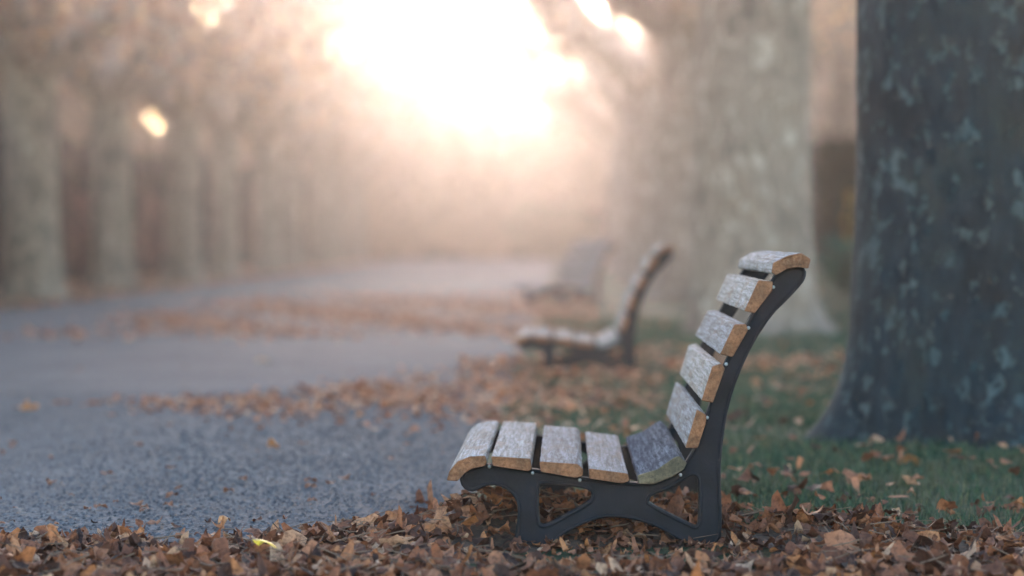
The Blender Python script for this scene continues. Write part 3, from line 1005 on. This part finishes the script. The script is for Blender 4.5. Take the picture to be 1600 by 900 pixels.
def blob_shrub(name, label, loc, rx, ry, rz, n, size, m, lean=0):
    root = empty(name, loc)
    tag(root, label, 'shrub')
    d = RNG.normal(0, 1, (n, 3)); d /= np.linalg.norm(d, axis=1)[:, None]
    lump = 1 + 0.22 * np.sin(d[:, 0] * 5 + 1) * np.sin(d[:, 2] * 6) + 0.15 * np.sin(d[:, 1] * 9 + d[:, 2] * 4)
    r = RNG.uniform(0.35, 1, n) ** 0.45 * lump
    P = d * r[:, None] * np.array([rx, ry, rz]) + np.array([0, 0, rz * 1.02])
    P = P[P[:, 2] > 0]
    link_mesh('foliage', quad_leaves(P, size, 'foliage'), m, root)
    bm = bmesh.new()
    rg = random.Random(int(rx * 100))
    for k in range(9):
        a = k * 2 * PI / 9 + rg.uniform(-.2, .2)
        e = Vector((math.cos(a) * rx * .7, math.sin(a) * ry * .7, rz * rg.uniform(.9, 1.7)))
        tube(bm, [Vector((0, 0, -.05)), e * 0.45 + Vector((0, 0, .1)), e], [0.035, 0.022, 0.008], 6)
    me = bpy.data.meshes.new('stems'); bm.to_mesh(me); bm.free()
    link_mesh('stems', me, M['twig'], root)
    return root
def hg(x, y): return float(h_ground(x, y))
for (nm, lab, x, y, rx, ry, rz, n, sz, m) in [
    ('shrub', 'dark green shrub in the gap between the thick pale trunk and the dark one', 2.80, 27.6, 0.26, 0.22, 0.27, 1500, .025, 'shrub_green'),
    ('shrub', 'orange yellow shrub above the green one in the gap beside the dark trunk', 3.04, 28.9, 0.14, 0.14, 0.42, 420, .025, 'shrub_orange'),
    ('shrub', 'reddish shrub in front of the hedge between first and second left trunks', -8.15, 46.5, 0.3, 0.35, 0.80, 900, .05, 'hedge_red'),
    ('shrub', 'reddish shrub in front of the hedge between second and third left trunks', -8.2, 54.5, 0.3, 0.35, 0.85, 900, .05, 'hedge_red')]:
    blob_shrub(nm, lab, (x, y, hg(x, y)), rx, ry, rz, n, sz, M[m])
make_hedge('hedge', 'dark evergreen hedge on the bank behind the right hand trees', 'hedge', 24000, (2.75, 7.0, 30.5, 32.0), 1.62, 0.04, M['hedge'], 0.42)
blob_shrub('shrub', 'brownish green rounded shrub at the far end of the path left of the trunks', (-0.6, 95, 0), 1.5, 0.8, 1.0, 5000, 0.09, M['end_shrub'])
make_hedge('hedge', 'low pale brown hedge closing the far end of the avenue', 'hedge', 16000, (-11, 3.0, 100, 101.5), 2.0, 0.10, M['far'])
blob_shrub('shrub', 'pale brown shrub beside the last trunk of the left row', (-6.2, 98, 0), 1.9, 0.8, 1.1, 6000, 0.09, M['far'])
blob_shrub('shrub', 'wide pale brown shrub at the far end of the path beside the greenish one', (-3.0, 97, 0), 1.6, 0.8, 0.95, 5000, 0.09, M['far'])

def wood(label, n, trees, size, m, name='woodland'):
    """a wood that reads as one mass: leaf clumps carried by bare stems"""
    P = []
    bm = bmesh.new()
    rg = random.Random(9)
    for (x, y, h, r, zb) in trees:
        k = n // len(trees)
        nb = 22
        cs = RNG.normal(0, 1, (nb, 3)) * np.array([r * .5, r * .5, 0]) + np.array([x, y, zb])
        cs[:, 2] += RNG.uniform(0.06, 0.92, nb) * h
        w = RNG.integers(0, nb, k)
        P.append(cs[w] + RNG.normal(0, 1, (k, 3)) * np.array([.6, .6, .45]) * r * 0.36)
        tube(bm, [Vector((x, y, -.1)), Vector((x + .1, y, h * .4)), Vector((x, y + .1, h * .85))], [0.2, 0.15, 0.04], 7)
    P = np.concatenate(P)
    P = P[P[:, 2] > 0.3]
    a = quad_leaves(P, size, name)
    b2_ = bmesh.new(); b2_.from_mesh(a); t = bpy.data.meshes.new('t'); bm.to_mesh(t)
    nf = len(b2_.faces)
    b2_.from_mesh(t)
    b2_.faces.ensure_lookup_table()
    for f in b2_.faces[nf:]: f.material_index = 1
    me = bpy.data.meshes.new(name); b2_.to_mesh(me); b2_.free(); bm.free()
    o = link_mesh(name, me, [m, M['twig']])
    tag(o, label, 'wood', kind='stuff')
rw = random.Random(4)
wood('brown autumn wood rising behind the hedge on the left', 130000, [(-13.2 - rw.random() * 2.5, 34 + 5.2 * k, rw.uniform(7, 9.5), 2.4, 0) for k in range(13)] + [(-17.5 - rw.random(), 50 + 9 * k, 9.5, 3, 0) for k in range(7)], 0.13, M['far'])
wood('brown autumn wood behind the bank on the right', 60000, [((60 + 4.5 * k) * (0.098 + 0.018 * (k % 3)), 60 + 4.5 * k, rw.uniform(8.5, 11), 2.6, .5) for k in range(11)], 0.12, M['far_dark'])
wood('hazy wood beyond the far end of the avenue', 190000, [(-18 + 3.1 * k, 122 + 6 * rw.random(), rw.uniform(7, 9), 3.4, 0) for k in range(13)] + [(-14 + 2.2 * k, 104 + 9 * rw.random(), (rw.uniform(8, 9.5) if 4 < k < 10 else rw.uniform(10.5, 12.5)), 2.6, 0) for k in range(17)], 0.2, M['far'])

# ------------------------------------------------------------------ haze
def haze():
    x0, x1, y0, y1, z0, z1 = -262, 262, -32, 422, -1.2, 14.5
    me = bpy.data.meshes.new('haze')
    v = [(x, y, z) for x in (x0, x1) for y in (y0, y1) for z in (z0, z1)]
    f = [(0, 1, 3, 2), (4, 6, 7, 5), (0, 4, 5, 1), (2, 3, 7, 6), (0, 2, 6, 4), (1, 5, 7, 3)]
    me.from_pydata(v, [], f)
    m = bpy.data.materials.new('haze_air'); m.use_nodes = True
    nt = m.node_tree; nt.nodes.clear()
    out = nt.nodes.new('ShaderNodeOutputMaterial')
    pv = nt.nodes.new('ShaderNodeVolumePrincipled')
    pv.inputs['Color'].default_value = (1.0, 0.94, 0.92, 1)
    pv.inputs['Density'].default_value = HAZE_D
    pv.inputs['Anisotropy'].default_value = HAZE_G
    nt.links.new(pv.outputs[0], out.inputs['Volume'])
    o = link_mesh('haze', me, m)
    tag(o, 'warm luminous haze filling the avenue', 'haze', kind='stuff')
HAZE_D, HAZE_G = 0.0021, 0.93
haze()

# ------------------------------------------------------------------ light
SUN_EL, SUN_AZ = math.radians(8.3), math.atan2(-260, F)     # azimuth from +Y, to the left of the avenue's end
sd = Vector((math.sin(SUN_AZ) * math.cos(SUN_EL), math.cos(SUN_AZ) * math.cos(SUN_EL), math.sin(SUN_EL)))
li = bpy.data.lights.new('sun', 'SUN')
li.energy = 1.5; li.angle = math.radians(10); li.color = (1.0, 0.76, 0.66)
so = bpy.data.objects.new('sun', li); COL.objects.link(so)
so.rotation_euler = sd.to_track_quat('Z', 'Y').to_euler()
w = bpy.data.worlds.new('World'); scene.world = w
w.use_nodes = True
nt = w.node_tree
bg = nt.nodes['Background']
sky = nt.nodes.new('ShaderNodeTexSky')
sky.sky_type = 'NISHITA'; sky.sun_disc = False
sky.sun_elevation = SUN_EL; sky.sun_rotation = SUN_AZ
sky.air_density = 1.0; sky.dust_density = 0.8; sky.ozone_density = 1.8
nt.links.new(sky.outputs[0], bg.inputs['Color'])
bg.inputs['Strength'].default_value = 0.15

# ------------------------------------------------------------------ camera
cam = bpy.data.cameras.new('camera')
cam.sensor_width = 36.0
cam.lens = F / 1600 * 36.0
cam.shift_x = -(VX - 800) / 1600
cam.shift_y = -(450 - HY) / 1600
cam.clip_start = 0.05; cam.clip_end = 2000
cam.dof.use_dof = True
cam.dof.focus_distance = 6.85
cam.dof.aperture_fstop = 1.9
co = bpy.data.objects.new('camera', cam); COL.objects.link(co)
co.location = (0, 0, CAMH); co.rotation_euler = (PI / 2, 0, 0)
scene.camera = co

# ------------------------------------------------------------------ render settings
vs = scene.view_settings
scene.display_settings.display_device = 'sRGB'
vs.view_transform = 'Standard'; vs.look = 'None'; vs.gamma = 1.0; vs.use_curve_mapping = False
vs.exposure = 3.02
cy = scene.cycles
cy.max_bounces = 5; cy.diffuse_bounces = 3; cy.glossy_bounces = 2; cy.transmission_bounces = 4
cy.transparent_max_bounces = 8; cy.volume_bounces = 1
cy.use_denoising = True
cy.sample_clamp_indirect = 6.0
scene.render.film_transparent = False
